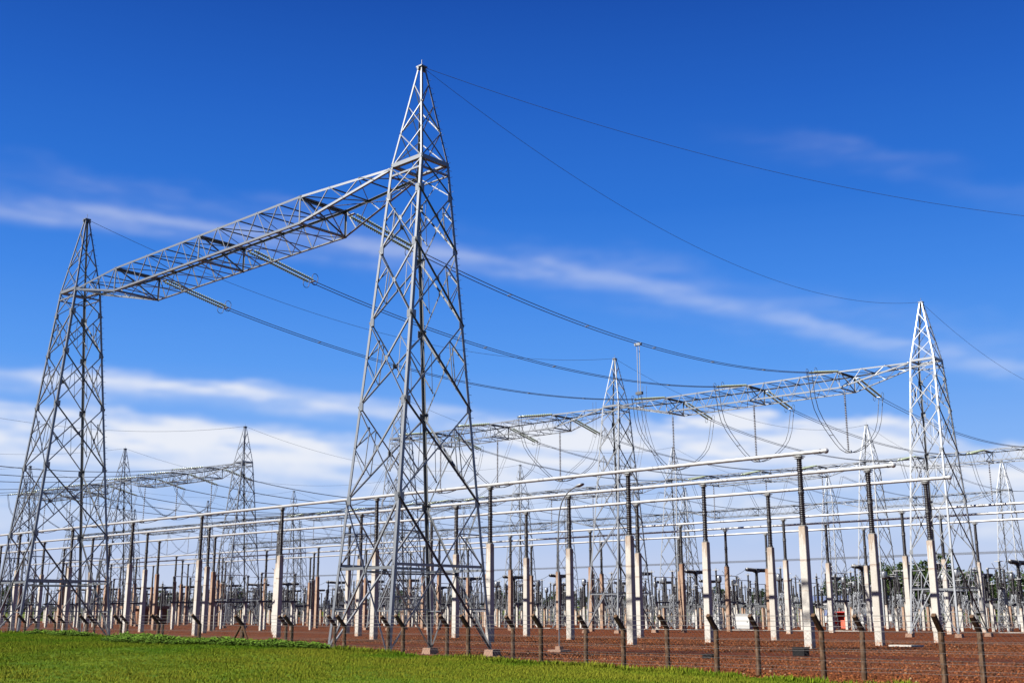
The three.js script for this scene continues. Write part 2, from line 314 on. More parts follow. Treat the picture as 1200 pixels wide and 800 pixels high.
function makeFarTower() {
  const g = new THREE.Group(), br = [], pk = [];
  for (const [name, a, b, w, e1, e2] of towerMembers(false)) {
    if (name === 'leg') part('leg', angleBar(a, b, w, 0.022, e1, e2), M.steel, g);
    else if (name === 'peak_leg') pk.push(angleBar(a, b, w, 0.014, e1, e2)); else br.push(angleBar(a, b, w, 0.012, e1, e2));
  }
  for (const [name, a, b, w, e1, e2] of towerMembers(true)) if (w === 0.049) br.push(angleBar(a, b, w, 0.012, e1, e2));
  part('bracing', merge(br), M.steel, g, true);
  part('peak', merge([...pk, capGeo()]), M.steel, g);
  part('footing', merge(footings(null, true)), M.footing, g);
  return g;
}
const towerProto = makeTower(), farProto = makeFarTower();
const tx = (i) => X1 - i * S;
const towerLabels = {
  A0: 'tallest looming lattice tower right behind the fence, carrying one end of the nearest beam',
  A1: 'lattice tower behind the grass bank at the other end of the nearest beam',
  C0: 'lattice end tower of the second gantry, beside the open ends of the white tubes',
  C1: 'lattice tower of the second gantry, next along the beam from its end tower',
  C2: 'lattice tower of the second gantry where its longer beam stops before the gap',
  C3: 'lattice tower of the second gantry beyond the gap, start of its other beam',
  C4: 'lattice tower in the middle of the second gantry\'s other beam, smaller peak behind grass-bank tower',
  C5: 'lattice tower at the far end of the second gantry, behind grass-bank tower bracing',
};
for (let i = 0; i < 2; i++) copyOf(towerProto, 'lattice_tower', [tx(i), 0, ZA], towerLabels['A' + i], 'lattice tower', 'galvanized gantry towers');
for (let i = 0; i < 6; i++) copyOf(towerProto, 'lattice_tower', [tx(i), 0, ZC], towerLabels['C' + i], 'lattice tower', 'galvanized gantry towers');
for (let i = 0; i < 9; i++) copyOf(farProto, 'distant_lattice_tower', [tx(i), 0, ZE], 'distant lattice tower of the third gantry row, behind the second gantry', 'lattice tower', 'third gantry row towers');
for (let i = 1; i < 9; i++) copyOf(farProto, 'distant_lattice_tower', [tx(i), 0, ZF], 'faraway lattice tower of the rearmost gantry row beyond the switchgear', 'lattice tower', 'rearmost gantry row towers');

// ---------------------------------------------------------------- lattice beams between towers
const BL = S / 2 - 1.2, ST = 10.2, DEP = 1.7;
const bwid = (x) => lerp(1.7, 1.0, clamp((Math.abs(x) - ST) / (BL - ST)));
const bdep = (x) => lerp(DEP, 0.12, clamp((Math.abs(x) - ST) / (BL - ST)));
const bt = (x, s) => V(x, 0, s * bwid(x)), bb = (x, s) => V(x, -bdep(x), s * bwid(x));
function beamMembers() {
  const out = [], up = V(0, 1, 0), dn = V(0, -1, 0);
  for (const s of [1, -1]) for (const [x0, x1] of [[-BL, -ST], [-ST, ST], [ST, BL]]) {
    out.push(['chord', bt(x0, s), bt(x1, s), 0.13, dn, V(0, 0, -s)]);
    out.push(['chord', bb(x0, s), bb(x1, s), 0.13, up, V(0, 0, -s)]);
  }
  const xs = []; for (let k = 0; k <= 10; k++) xs.push(-ST + k * ST / 5);
  const ends = [ST, ST + 2.3, ST + 4.6, BL - 0.1];
  const seq = [...ends.slice(1).map((x) => -x).reverse(), ...xs, ...ends.slice(1)];
  for (const s of [1, -1]) for (let k = 0; k < seq.length - 1; k++) { // side faces: W bracing
    const x0 = seq[k], x1 = seq[k + 1], m = (x0 + x1) / 2, inn = V(0, 0, -s);
    out.push(['brace', bt(x0, s), bb(m, s), 0.05, V(1, 0, 0), inn]); out.push(['brace', bb(m, s), bt(x1, s), 0.05, V(-1, 0, 0), inn]);
  }
  for (let k = 0; k < seq.length - 1; k++) { // top and bottom faces
    const x0 = seq[k], x1 = seq[k + 1], m = (x0 + x1) / 2, f = k % 2 ? 1 : -1;
    out.push(['brace', bt(x0, f), bt(x1, -f), 0.05, V(0, 0, 1), dn]);
    out.push(['brace', bb(x0, -f), bb(x1, f), 0.05, V(0, 0, 1), up]);
    if (k) out.push(['strut', bt(x0, 1), bt(x0, -1), 0.065, V(1, 0, 0), dn]);
    if (Math.abs(m) < ST) out.push(['strut', bb(m, 1), bb(m, -1), 0.065, V(1, 0, 0), up]);
  }
  for (const x of [-ST, 0, ST]) { // cross frames that carry the strings
    for (const s of [1, -1]) out.push(['post', bt(x, s), bb(x, s), 0.1, V(1, 0, 0), V(0, 0, -s)]);
    out.push(['frame_strut', bt(x - 0.15, 1), bt(x - 0.15, -1), 0.2, V(1, 0, 0), dn]); out.push(['frame_strut', bb(x, 1), bb(x, -1), 0.16, V(1, 0, 0), up]);
    out.push(['brace', bt(x + 0.1, 1), bb(x + 0.1, -1), 0.07, V(1, 0, 0), dn]); out.push(['brace', bb(x + 0.2, 1), bt(x + 0.2, -1), 0.07, V(1, 0, 0), up]);
  }
  return out;
}
function makeBeam() { const g = new THREE.Group(); for (const [name, a, b, w, e1, e2] of beamMembers()) part(name, angleBar(a, b, w, w > 0.12 ? 0.02 : 0.012, e1, e2), M.steel, g); return g; }
function makeFarBeam() {
  const g = new THREE.Group(), ch = [], br = [];
  for (const [name, a, b, w, e1, e2] of beamMembers()) (name === 'chord' ? ch : br).push(angleBar(a, b, w, 0.014, e1, e2));
  part('chord', merge(ch), M.steel, g); part('bracing', merge(br), M.steel, g, true); return g;
}
const beamProto = makeBeam(), farBeamProto = makeFarBeam();
const bayX = (i) => X1 - (i + 0.5) * S;
copyOf(beamProto, 'gantry_beam', [bayX(0), TOP, ZA], 'nearest lattice beam spanning between the looming tower and the grass-bank tower', 'gantry beam', 'lattice gantry beams');
const cBeam = { 0: 'lattice beam of the second gantry hung with jumper loops, ending at its end tower', 1: 'lattice beam of the second gantry between its second and third towers', 3: 'lattice beam of the second gantry just beyond the gap', 4: 'lattice beam of the second gantry running behind the grass-bank tower' };
for (const i of [0, 1, 3, 4]) copyOf(beamProto, 'gantry_beam', [bayX(i), TOP, ZC], cBeam[i], 'gantry beam', 'lattice gantry beams');
for (let i = -1; i < 8; i++) copyOf(farBeamProto, 'distant_gantry_beam', [bayX(i), TOP, ZE], 'distant lattice beam of the third gantry row', 'gantry beam', 'third gantry row beams');
for (let i = 1; i < 8; i++) copyOf(farBeamProto, 'distant_gantry_beam', [bayX(i), TOP, ZF], 'faraway lattice beam of the rearmost gantry row', 'gantry beam', 'rearmost gantry row beams');

for (let i = 3; i < 6; i++) copyOf(farProto, 'distant_lattice_tower', [tx(i), 0, ZA], 'lattice tower of the gantry that feeds the beams beyond the gap', 'lattice tower', 'feeding gantry towers');
for (let i = 3; i < 5; i++) copyOf(farBeamProto, 'distant_gantry_beam', [bayX(i), TOP, ZA], 'lattice beam of the gantry that feeds the beams beyond the gap', 'gantry beam', 'feeding gantry beams');

// ---------------------------------------------------------------- insulator strings, conductors, jumpers
function lathe(profile, seg = 10) { return clean(new THREE.LatheGeometry(profile.map(([r, y]) => new THREE.Vector2(r, y)), seg)); }
function discString(len, pitch, R, seg) { const p = [[0.02, 0]]; for (let y = 0.1; y < len - 0.1; y += pitch) p.push([0.045, y], [R, y + pitch * 0.28], [R * 0.9, y + pitch * 0.42], [0.05, y + pitch * 0.55]); p.push([0.02, len]); return lathe(p, seg); }
function ring(r, w, tubeR) { // racetrack corona ring in the x-y plane
  const p = []; for (let k = 0; k < 24; k++) { const a = k / 24 * Math.PI * 2; p.push(V(Math.cos(a) * r + Math.sign(Math.cos(a)) * w, Math.sin(a) * r, 0)); }
  const g = new THREE.TubeGeometry(new THREE.CatmullRomCurve3(p, true), 36, tubeR, 5, true); return clean(g);
}
const STR = 6.0;
function makeStringSet() { // hangs along +y from the origin, to be turned along the pull
  const g = new THREE.Group(), geo = discString(STR - 0.9, 0.17, 0.115, 8);
  for (const s of [-0.26, 0.26]) { const m = part('disc_string', geo, M.glass, g); m.position.set(s, 0.45, 0); }
  part('yoke', merge([box(-0.3, 0.3, 0.3, 0.45, -0.02, 0.02), rod(V(0, 0, 0), V(0, 0.3, 0), 0.03, 6)]), M.steel, g);
  part('yoke', merge([box(-0.3, 0.3, STR - 0.45, STR - 0.3, -0.02, 0.02), rod(V(-0.22, STR - 0.3, 0), V(-0.22, STR, 0), 0.03, 6), rod(V(0.22, STR - 0.3, 0), V(0.22, STR, 0), 0.03, 6)]), M.steel, g);
  for (const s of [-0.3, 0.3]) { const r = part('corona_ring', ring(0.24, 0.16, 0.022), M.darkSteel, g); r.rotation.y = Math.PI / 2; r.position.set(s * 1.5, STR - 0.55, 0); r.rotation.z = 0; }
  return g;
}
function makeFarString() { const g = new THREE.Group(), geo = discString(STR - 0.6, 0.34, 0.16, 6); for (const s of [-0.26, 0.26]) { const m = part('disc_string', geo, M.glass, g); m.position.set(s, 0.3, 0); } part('yoke', box(-0.3, 0.3, STR - 0.3, STR, -0.03, 0.03), M.steel, g); return g; }
const strProto = makeStringSet(), farStrProto = makeFarString();
function placeString(proto, from, dir, label, group) {
  const c = copyOf(proto, 'insulator_string', [from.x, from.y, from.z], label, 'insulator string', group);
  c.quaternion.setFromUnitVectors(V(0, 1, 0), dir.clone().normalize()); return from.clone().addScaledVector(dir.clone().normalize(), STR);
}
function pairCable(name, pts, gap, r, label, cat, group, spacers = 0, seg = 5, axis = V(1, 0, 0)) {
  const g = thing(name, label, cat, [0, 0, 0], group);
  for (const s of [-1, 1]) part('cable', tube(pts.map((p) => p.clone().addScaledVector(axis, s * gap / 2)), r, seg), M.cable, g);
  for (let k = 1; k <= spacers; k++) { const p = pts[Math.round(k * (pts.length - 1) / (spacers + 1))]; part('spacer', rod(p.clone().addScaledVector(axis, -gap / 2), p.clone().addScaledVector(axis, gap / 2), r * 1.2, 6), M.cable, g); }
  return g;
}
const phaseX = (i, k) => bayX(i) + (1 - k) * ST; // k = 0,1,2 away from the end tower
const ord = ['first', 'middle', 'last'];
const gw = (a, b, s, r, label) => tag(scene.add(Object.assign(new THREE.Mesh(tube(sag(a, b, s), r, 4), M.cable), { name: numbered('earth_wire'), castShadow: true })) && scene.children[scene.children.length - 1], label, 'wire', 'earth wires');
// from gantry A to gantry C
for (let k = 0; k < 3; k++) {
  const x = phaseX(0, k), a = V(x, TOP - 0.05, ZA - 1.75), b = V(x, TOP - 0.05, ZC + 1.75);
  const w = ['nearest to the looming tower', 'in the middle of the nearest beam', 'nearest to the grass-bank tower'][k];
  const ea = placeString(strProto, a, V(0, -0.19, -1), 'greenish double insulator string ' + w + ', pulling the sagging conductor', 'strain insulator strings');
  const eb = placeString(strProto, b, V(0, -0.17, 1), 'greenish double disc string pulling at near side of the second gantry, ' + ord[k] + ' from end tower', 'strain insulator strings');
  pairCable('conductor_pair', sag(ea, eb, 1.85, 30), 0.42, 0.028, 'black twin sagging conductor fixed ' + w + ', running to second gantry', 'power line', 'overhead conductors', 5);
}
// second gantry: jumpers, jumper insulators and far-side strings
const jumpGeo = discString(5.7, 0.17, 0.13, 8), jumpFar = discString(5.7, 0.34, 0.14, 6);
for (const i of [0, 1, 3, 4]) for (let k = 0; k < 3; k++) {
  const x = phaseX(i, k), far = i > 1, where = { 0: 'in the end bay', 1: 'past the second tower', 3: 'beyond the gap', 4: 'behind the grass-bank tower' }[i] + ', ' + ord[k] + ' phase';
  const b = V(x, TOP - 0.05, ZC - 1.75);
  const e = placeString(far ? farStrProto : strProto, b, V(0, -0.24, -1), 'double disc insulator string on far side of second gantry ' + where, 'strain insulator strings');
  const c = V(x, TOP - 0.05, ZE + 1.75), dirn = V(0, -0.2, 1).normalize();
  const f = c.clone().addScaledVector(dirn, STR);
  placeString(farStrProto, c, dirn, 'small distant disc insulator string on near side of the third gantry row', 'third row strain strings');
  pairCable('conductor_pair', sag(e, f, 1.5, 16), 0.42, 0.03, 'twin conductor from second gantry to third gantry row ' + where, 'power line', 'overhead conductors', 0, 4);
  // jumper insulator hanging from the beam
  const ji = thing('jumper_insulator', 'vertical disc insulator hanging from second gantry beam ' + where, 'insulator', [x - 0.3, TOP - DEP, ZC], 'hanging jumper insulators');
  const st = part('disc_string', far ? jumpFar : jumpGeo, M.greyPorcelain, ji); st.position.y = -5.9;
  part('hanger', rod(V(0, 0.05, 0), V(0, -0.3, 0), 0.03, 6), M.steel, ji); part('clamp', box(-0.3, 0.3, -6.1, -5.9, -0.12, 0.12), M.steel, ji);
  const y0 = TOP - DEP - 6.1, na = V(x, TOP - 0.9, ZC + 7.6), nb = e.clone(); nb.x = x;
  const loop = [na, V(x - 0.1, lerp(y0, na.y, 0.52), ZC + 6.6), V(x - 0.2, y0 + 1.3, ZC + 3.6), V(x - 0.3, y0 + 0.1, ZC + 1.0), V(x - 0.3, y0, ZC), V(x - 0.3, y0 + 0.1, ZC - 1.0), V(x - 0.2, y0 + 1.1, ZC - 3.8), V(x - 0.1, lerp(y0, nb.y, 0.5), ZC - 6.6), nb];
  pairCable('jumper_loop', loop, 0.42, 0.036, 'drooping twin jumper cable under the second gantry beam ' + where, 'jumper cable', 'jumper loops', far ? 0 : 3, 4);
  if (i) { // near side feeds from gantries out of view or from the bus below
    const eb = placeString(farStrProto, V(x, TOP - 0.05, ZC + 1.75), V(0, -0.17, 1), 'double disc string on near side of second gantry ' + where, 'strain insulator strings');
    if (far) { const ea = placeString(farStrProto, V(x, TOP - 0.05, ZA - 1.75), V(0, -0.19, -1), 'disc insulator string on the gantry that feeds the beams beyond the gap', 'feeding gantry strings'); pairCable('conductor_pair', sag(ea, eb, 1.85, 18), 0.42, 0.03, 'twin conductor coming into the second gantry ' + where, 'power line', 'overhead conductors', 0, 4); }
    if (i === 1) pairCable('dropper', [eb, V(x, 20, ZC + 9.5), V(x, 15.5, ZC + 12.5), V(x, 11.75, -82.4 + 9.4 * k)], 0.4, 0.022, 'twin dropper cable from second gantry down to white tube ' + where, 'dropper cable', 'droppers', 0, 4);
  }
}
// third row: jumpers only
for (let i = 0; i < 7; i++) for (let k = 0; k < 3; k++) {
  const x = phaseX(i, k);
  const ji = tag(part(numbered('jumper_insulator'), jumpFar, M.greyPorcelain, scene), 'small distant disc insulator hanging under the third gantry row', 'insulator', 'third row jumper insulators'); ji.position.set(x, TOP - DEP - 5.7, ZE);
  const y0 = TOP - DEP - 5.8;
  pairCable('jumper_loop', [V(x, TOP - 1, ZE + 7), V(x, y0 + 2, ZE + 4), V(x, y0, ZE), V(x, y0 + 2, ZE - 4), V(x, TOP - 1, ZE - 7)], 0.4, 0.03, 'small distant jumper loop under the third gantry row', 'jumper cable', 'third row jumper loops', 0, 3);
  pairCable('conductor_pair', sag(V(x, TOP - 1, ZE - 7), V(x, TOP - 1, ZF + 7), 1.4, 10), 0.4, 0.03, 'distant twin conductor between the third and rearmost gantry rows', 'power line', 'rear conductors', 0, 3);
}
// droppers from the sagging conductors to the white tubes
{
  const x = phaseX(0, 0);
  const d = thing('rigid_dropper', 'white vertical dropper rods hanging from the highest conductor in mid air', 'dropper', [x, 22.0, -69.5], 'droppers');
  part('clamp', merge([box(-0.3, 0.3, -0.05, 0.15, -0.1, 0.1)]), M.steel, d);
  for (const s of [-0.11, 0.11]) part('rod', rod(V(s, 0, 0), V(s, -3.7, 0), 0.026, 6), M.alu, d);
  part('clamp', box(-0.28, 0.28, -3.85, -3.65, -0.12, 0.12), M.darkSteel, d);
  pairCable('dropper', [V(x, 18.2, -69.5), V(x, 16.2, -70.1), V(x, 14.2, -71), V(x, 11.75, -73)], 0.3, 0.018, 'thin twin cable from the white dropper rods to a white tube', 'dropper cable', 'droppers', 0, 4);
  for (const [k, z, y, zb] of [[1, -84.5, 22.35, -82.4], [2, -90, 22.85, -82.6]]) pairCable('dropper', [V(phaseX(0, k), y, z), V(phaseX(0, k), y - 4.5, z + 0.4), V(phaseX(0, k), 14.5, lerp(z, zb, 0.7)), V(phaseX(0, k), 11.75, zb)], 0.4, 0.018, k === 1 ? 'thin twin dropper from the middle sagging conductor to a white tube' : 'thin twin dropper from the lowest sagging conductor to a white tube', 'dropper cable', 'droppers', 0, 4);
}
// earth wires between the peaks
const pkAt = (x, z) => V(x, PEAK - 0.05, z);
gw(pkAt(tx(0), ZA), pkAt(tx(0), ZC), 4.0, 0.014, 'thin earth wire from peak of looming tower to peak of second gantry end tower');
gw(pkAt(tx(0), ZA), pkAt(X1 + S, ZC), 4.1, 0.013, 'thin earth wire leaving the looming tower peak across open sky');
gw(pkAt(tx(1), ZA), pkAt(tx(1), ZC), 3.5, 0.016, 'thin earth wire from grass-bank tower peak to second tower of second gantry');
for (let i = 0; i < 6; i++) gw(pkAt(tx(i), ZC), pkAt(tx(i), ZE), 3.6, 0.018, 'thin earth wire running from second gantry peak back to the third row');
for (let i = 3; i < 6; i++) gw(pkAt(tx(i), ZA), pkAt(tx(i), ZC), 3.6, 0.018, 'thin earth wire coming into a second gantry peak beyond the gap');
for (let i = 1; i < 7; i++) gw(pkAt(tx(i), ZE), pkAt(tx(i), ZF), 3.4, 0.02, 'thin distant earth wire behind the third gantry row');

// ---------------------------------------------------------------- tubular busbars on concrete columns
function columnGeo(h, w0, w1) { // tapered square shaft with chamfered edges, uv in metres
  const sh = (w) => { const a = w / 2, c = 0.025; return [[-a + c, a], [a - c, a], [a, a - c], [a, -a + c], [a - c, -a], [-a + c, -a], [-a, -a + c], [-a, a - c]]; };
  const lo = sh(w0), hi = sh(w1), P = [], U = [];
  const q = (a, b, c, d, ua, ub) => { P.push(...a, ...b, ...c, ...a, ...c, ...d); U.push(ua, 0, ub, 0, ub, 0.998, ua, 0, ub, 0.998, ua, 0.998); };
  let u = 0; const per = lo.reduce((t, p, i) => t + Math.hypot(p[0] - lo[(i + 1) % 8][0], p[1] - lo[(i + 1) % 8][1]), 0);
  for (let i = 0; i < 8; i++) { const j = (i + 1) % 8, l = Math.hypot(lo[i][0] - lo[j][0], lo[i][1] - lo[j][1]) / per; q([lo[i][0], -0.05, lo[i][1]], [lo[j][0], -0.05, lo[j][1]], [hi[j][0], h, hi[j][1]], [hi[i][0], h, hi[i][1]], u, u + l); u += l; }
  for (let i = 1; i < 7; i++) { P.push(hi[0][0], h, hi[0][1], hi[i][0], h, hi[i][1], hi[i + 1][0], h, hi[i + 1][1]); U.push(0, 0, 0.1, 0, 0.1, 0.1); }
  const g = new THREE.BufferGeometry(); g.setAttribute('position', new THREE.Float32BufferAttribute(P, 3)); g.setAttribute('uv', new THREE.Float32BufferAttribute(U, 2)); g.computeVertexNormals(); return g;
}
function sheds(len, r0, r1, R, n, seg) { const p = [[0.01, 0], [r0 + 0.05, 0], [r0 + 0.05, 0.1]]; for (let k = 0; k < n; k++) { const y = 0.12 + k * (len - 0.24) / n, d = (len - 0.24) / n, r = lerp(r0, r1, k / n); p.push([r, y], [r + R, y + d * 0.35], [r + R * 0.85, y + d * 0.5], [r, y + d * 0.62]); } p.push([r1 + 0.05, len - 0.1], [r1 + 0.05, len], [0.01, len]); return lathe(p, seg); }
const CH = 7.15, IH = 2.02;
function makeSupport(h, colMat, seg, n) {
  const g = new THREE.Group();
  const c = part('concrete_column', columnGeo(h, 0.5, 0.44), colMat, g);
  part('joint_groove', merge([box(-0.243, 0.243, h * 0.72, h * 0.72 + 0.03, -0.243, 0.243)]), M.footing, c);
  part('base_plate', lathe([[0.01, h], [0.22, h], [0.22, h + 0.06], [0.01, h + 0.06]], 12), M.flange, g);
  const lo = part('insulator', sheds(IH, 0.15, 0.145, 0.05, n, seg), M.porcelain, g); lo.position.y = h + 0.06;
  part('flange', lathe([[0.01, IH], [0.175, IH], [0.175, IH + 0.08], [0.01, IH + 0.08]], 10), M.flange, lo);
  const up = part('insulator', sheds(IH, 0.14, 0.13, 0.05, n, seg), M.porcelain, g); up.position.y = h + 0.06 + IH + 0.08;
  const top = h + 0.06 + IH * 2 + 0.08;
  const cl = part('tube_clamp', merge([box(-0.28, 0.28, top + 0.03, top + 0.075, -0.28, 0.28), box(-0.12, 0.12, top, top + 0.12, -0.16, 0.16)]), M.flange, g);
  part('guard_ring', (() => { const r = new THREE.TorusGeometry(0.27, 0.022, 6, 18); r.rotateX(Math.PI / 2); r.translate(0, top - 0.06, 0); return clean(r); })(), M.alu, cl);
  return g;
}
const supA = makeSupport(CH, M.concrete, 10, 14), supA2 = makeSupport(CH, M.concrete2, 10, 14), supB = makeSupport(CH + 0.3, M.concrete, 8, 16), supT = makeSupport(CH + 0.3, M.tan, 8, 16), supTA = makeSupport(CH, M.tan, 8, 16);
const busTop = CH + 0.06 + IH * 2 + 0.08 + 0.12 + 0.125;
const B1 = { x: -34, z: -63.6, dz: 9.4, dx: 13.02 }, B2 = { x: -47.8, z: -109.5, dz: 9.4, dx: 13 };
const rowName = ['front', 'middle', 'rear'];
for (let j = 0; j < 3; j++) for (let i = 0; i < 13; i++) {
  const pos = [B1.x - i * B1.dx, 0, B1.z - j * B1.dz];
  const tan = i >= 7 && j === 2 || i > 9, group = 'front bus supports';
  const label = i === 0 ? 'white concrete column with black insulator under the open end of the ' + rowName[j] + ' white tube'
    : i < 7 ? 'white column with black insulator under the ' + rowName[j] + ' large tube, number ' + (i + 1) + ' from open end'
      : tan ? 'brownish concrete column with black insulator far along the large white tubes' : 'small pale column with black insulator far along the ' + rowName[j] + ' large white tube';
  copyOf(tan ? supTA : (i + j) % 2 ? supA2 : supA, 'bus_support', pos, label, 'bus support', group, ((i * 3 + j * 5) % 4) * Math.PI / 2);
}
for (let j = 0; j < 3; j++) for (let i = -2; i < 15; i++) {
  const pos = [B2.x - i * B2.dx, 0, B2.z - j * B2.dz], tan = i >= 2;
  copyOf(tan ? supT : supB, 'bus_support', pos, (tan ? 'reddish brown column under the ' + rowName[j] + ' thinner tube, number ' + (i - 1) + ' after its pale columns' : 'pale concrete column under the ' + rowName[j] + ' thinner tube' + ['', ', last before the brown ones', ', second before the brown ones'][i === 1 ? 1 : i === 0 ? 2 : 0]), 'bus support', tan ? 'brown rear bus supports' : 'pale rear bus supports', ((i * 3 + j * 5 + 8) % 4) * Math.PI / 2);
}
function busTube(x0, x1, y, z, r, label, group, capped) {
  const g = thing('bus_tube', label, 'busbar', [0, y, z], group);
  const step = 26.04, n = Math.ceil((x1 - x0) / step);
  for (let k = 0; k < n; k++) { const a = x1 - k * step, b = Math.max(x0, a - step + 0.004); part('tube_section', (() => { const q = new THREE.CylinderGeometry(r, r, a - b, 18, 1, false); q.rotateZ(Math.PI / 2); q.translate((a + b) / 2, 0, 0); return clean(q); })(), M.alu, g); if (k) part('sleeve', (() => { const q = new THREE.CylinderGeometry(r + 0.018, r + 0.018, 0.5, 18); q.rotateZ(Math.PI / 2); q.translate(a, 0, 0); return clean(q); })(), M.flange, g); }
  if (capped) { const s = new THREE.SphereGeometry(r + 0.045, 16, 12); s.translate(x1 + 0.06, 0, 0); part('end_cap', clean(s), M.alu, g); const q = new THREE.CylinderGeometry(r + 0.02, r + 0.02, 0.08, 18); q.rotateZ(Math.PI / 2); q.translate(x1 - 0.3, 0, 0); part('collar', clean(q), M.steel, g); }
}
for (let j = 0; j < 3; j++) busTube(-196, -32.25, busTop, B1.z - j * B1.dz, 0.125, rowName[j] + ' large white tubular busbar with rounded open end', 'front tubular busbars', true);
for (let j = 0; j < 3; j++) busTube(-236, -14, busTop + 0.3, B2.z - j * B2.dz, 0.12, 'thinner white tubular busbar behind, ' + rowName[j] + ' of its three', 'rear tubular busbars', false);

// ---------------------------------------------------------------- switchgear rows
const rnd = rng(71);
const post = (h, w, m = M.concrete) => [columnGeo(h, w, w * 0.92), m];
function makeBreaker() {
  const g = new THREE.Group();
  part('pedestal', merge([...[[-1, -1], [1, -1], [1, 1], [-1, 1]].map(([a, b]) => barBox(V(a * 0.42, -0.2, b * 0.42), V(a * 0.3, 3.3, b * 0.3), 0.1)), box(-0.42, 0.42, 3.3, 3.45, -0.42, 0.42), barBox(V(-0.4, 0.6, 0.4), V(0.34, 2.6, 0.34), 0.06), barBox(V(0.4, 0.6, -0.4), V(-0.34, 2.6, -0.34), 0.06)]), M.steel, g);
  part('control_box', box(-0.35, 0.35, 0.8, 1.9, 0.5, 0.95), M.white, g);
  const c = part('support_insulator', sheds(4.3, 0.2, 0.18, 0.09, 24, 8), M.porcelain, g); c.position.y = 3.45;
  part('head', box(-0.3, 0.3, 7.75, 8.35, -0.4, 0.4), M.darkSteel, g);
  for (const s of [-1, 1]) { const ch = part('chamber', sheds(2.3, 0.2, 0.2, 0.08, 12, 8), M.porcelain, g); ch.rotation.x = s * (Math.PI / 2 - 0.02); ch.position.set(0, 8.1, s * 0.4); }
  return g;
}
function makeCT() {
  const g = new THREE.Group(); part('concrete_post', ...post(3.3, 0.36), g);
  const c = part('insulator', sheds(3.4, 0.26, 0.18, 0.08, 20, 8), M.porcelain, g); c.position.y = 3.3;
  part('head_tank', lathe([[0.01, 6.7], [0.3, 6.7], [0.42, 6.9], [0.42, 7.5], [0.25, 7.75], [0.01, 7.8]], 10), M.steel, g);
  return g;
}
function makeDisconnector() {
  const g = new THREE.Group();
  for (const z of [-2.4, 2.4]) { const p = part('concrete_post', ...post(3.5, 0.34), g); p.position.z = z; }
  part('frame_beam', merge([box(-0.18, 0.18, 3.5, 3.72, -3.1, 3.1)]), M.darkSteel, g);
  for (const z of [-2.6, 0, 2.6]) { const c = part('insulator', sheds(3.3, 0.11, 0.1, 0.06, 18, 8), M.porcelain, g); c.position.set(0, 3.72, z); }
  part('blade', merge([rod(V(0, 7.15, -2.7), V(0, 7.15, 2.7), 0.055, 8), box(-0.12, 0.12, 7.02, 7.14, -2.8, -2.4), box(-0.12, 0.12, 7.02, 7.14, 2.4, 2.8), rod(V(0, 7.15, 0.2), V(0, 7.8, 1.1), 0.03, 6)]), M.alu, g);
  return g;
}
function makeArrester() {
  const g = new THREE.Group(); part('concrete_post', ...post(2.7, 0.32), g);
  const c = part('insulator', sheds(3.9, 0.12, 0.1, 0.07, 22, 8), M.porcelain, g); c.position.y = 2.7;
  const r = new THREE.TorusGeometry(0.42, 0.03, 6, 18); r.rotateX(Math.PI / 2); r.translate(0, 6.35, 0); part('grading_ring', clean(r), M.alu, g);
  part('terminal', rod(V(0, 6.6, 0), V(0, 6.95, 0), 0.06, 6), M.alu, g);
  return g;
}
function makeFrame() { // low concrete portal that carries apparatus
  const g = new THREE.Group();
  for (const x of [-3.2, 0, 3.2]) { const p = part('concrete_post', ...post(2.9, 0.32, M.tan), g); p.position.x = x; }
  part('frame_beam', box(-3.8, 3.8, 2.9, 3.2, -0.2, 0.2), M.darkSteel, g);
  for (const x of [-3, -1, 1, 3]) { const c = part('insulator', sheds(1.9, 0.1, 0.09, 0.06, 10, 8), M.porcelain, g); c.position.set(x, 3.25, 0); }
  return g;
}
function makeStand() {
  const g = new THREE.Group(), br = [], c4 = [[-1, -1], [1, -1], [1, 1], [-1, 1]], at = (k, y) => V(c4[k % 4][0] * lerp(0.55, 0.22, y / 4.6), y, c4[k % 4][1] * lerp(0.55, 0.22, y / 4.6));
  for (let k = 0; k < 4; k++) { part('leg', barBox(at(k, -0.1), at(k, 4.6), 0.08), M.steel, g); for (let y = 0.1; y < 4.3; y += 0.9) { br.push(barBox(at(k, y), at(k + 1, y + 0.85), 0.045), barBox(at(k + 1, y), at(k, y + 0.85), 0.045)); } }
  part('bracing', merge(br), M.steel, g, true);
  const c = part('insulator', sheds(3.0, 0.1, 0.09, 0.06, 16, 8), M.porcelain, g); c.position.y = 4.6;
  part('terminal', merge([box(-0.5, 0.5, 7.6, 7.68, -0.06, 0.06), rod(V(0, 7.6, 0), V(0, 7.9, 0), 0.05, 6)]), M.alu, g);
  return g;
}
function makePostInsulator() {
  const g = new THREE.Group(); part('concrete_post', ...post(2.6, 0.3), g);
  const c = part('insulator', sheds(3.2, 0.1, 0.09, 0.07, 16, 8), M.porcelain, g); c.position.y = 2.6;
  part('terminal', merge([box(-0.35, 0.35, 5.8, 5.87, -0.08, 0.08), rod(V(0, 5.85, 0), V(0, 6.1, 0), 0.07, 6)]), M.alu, g);
  return g;
}
const gear = { post_insulator: makePostInsulator(), lattice_stand: makeStand(), circuit_breaker: makeBreaker(), current_transformer: makeCT(), disconnector: makeDisconnector(), surge_arrester: makeArrester(), apparatus_frame: makeFrame() };
const gearText = {
  circuit_breaker: ['black T shaped circuit breaker on steel pedestal', 'circuit breaker'],
  current_transformer: ['current transformer with grey tank on concrete post', 'transformer'],
  disconnector: ['disconnector bar on three black insulators', 'disconnector'],
  surge_arrester: ['slim black surge arrester on concrete post', 'surge arrester'],
  apparatus_frame: ['low dark beam on brown posts with black insulators', 'frame'],
  post_insulator: ['single black post insulator on a concrete post', 'post insulator'],
  lattice_stand: ['slim lattice stand with thin black insulator', 'stand'],
};
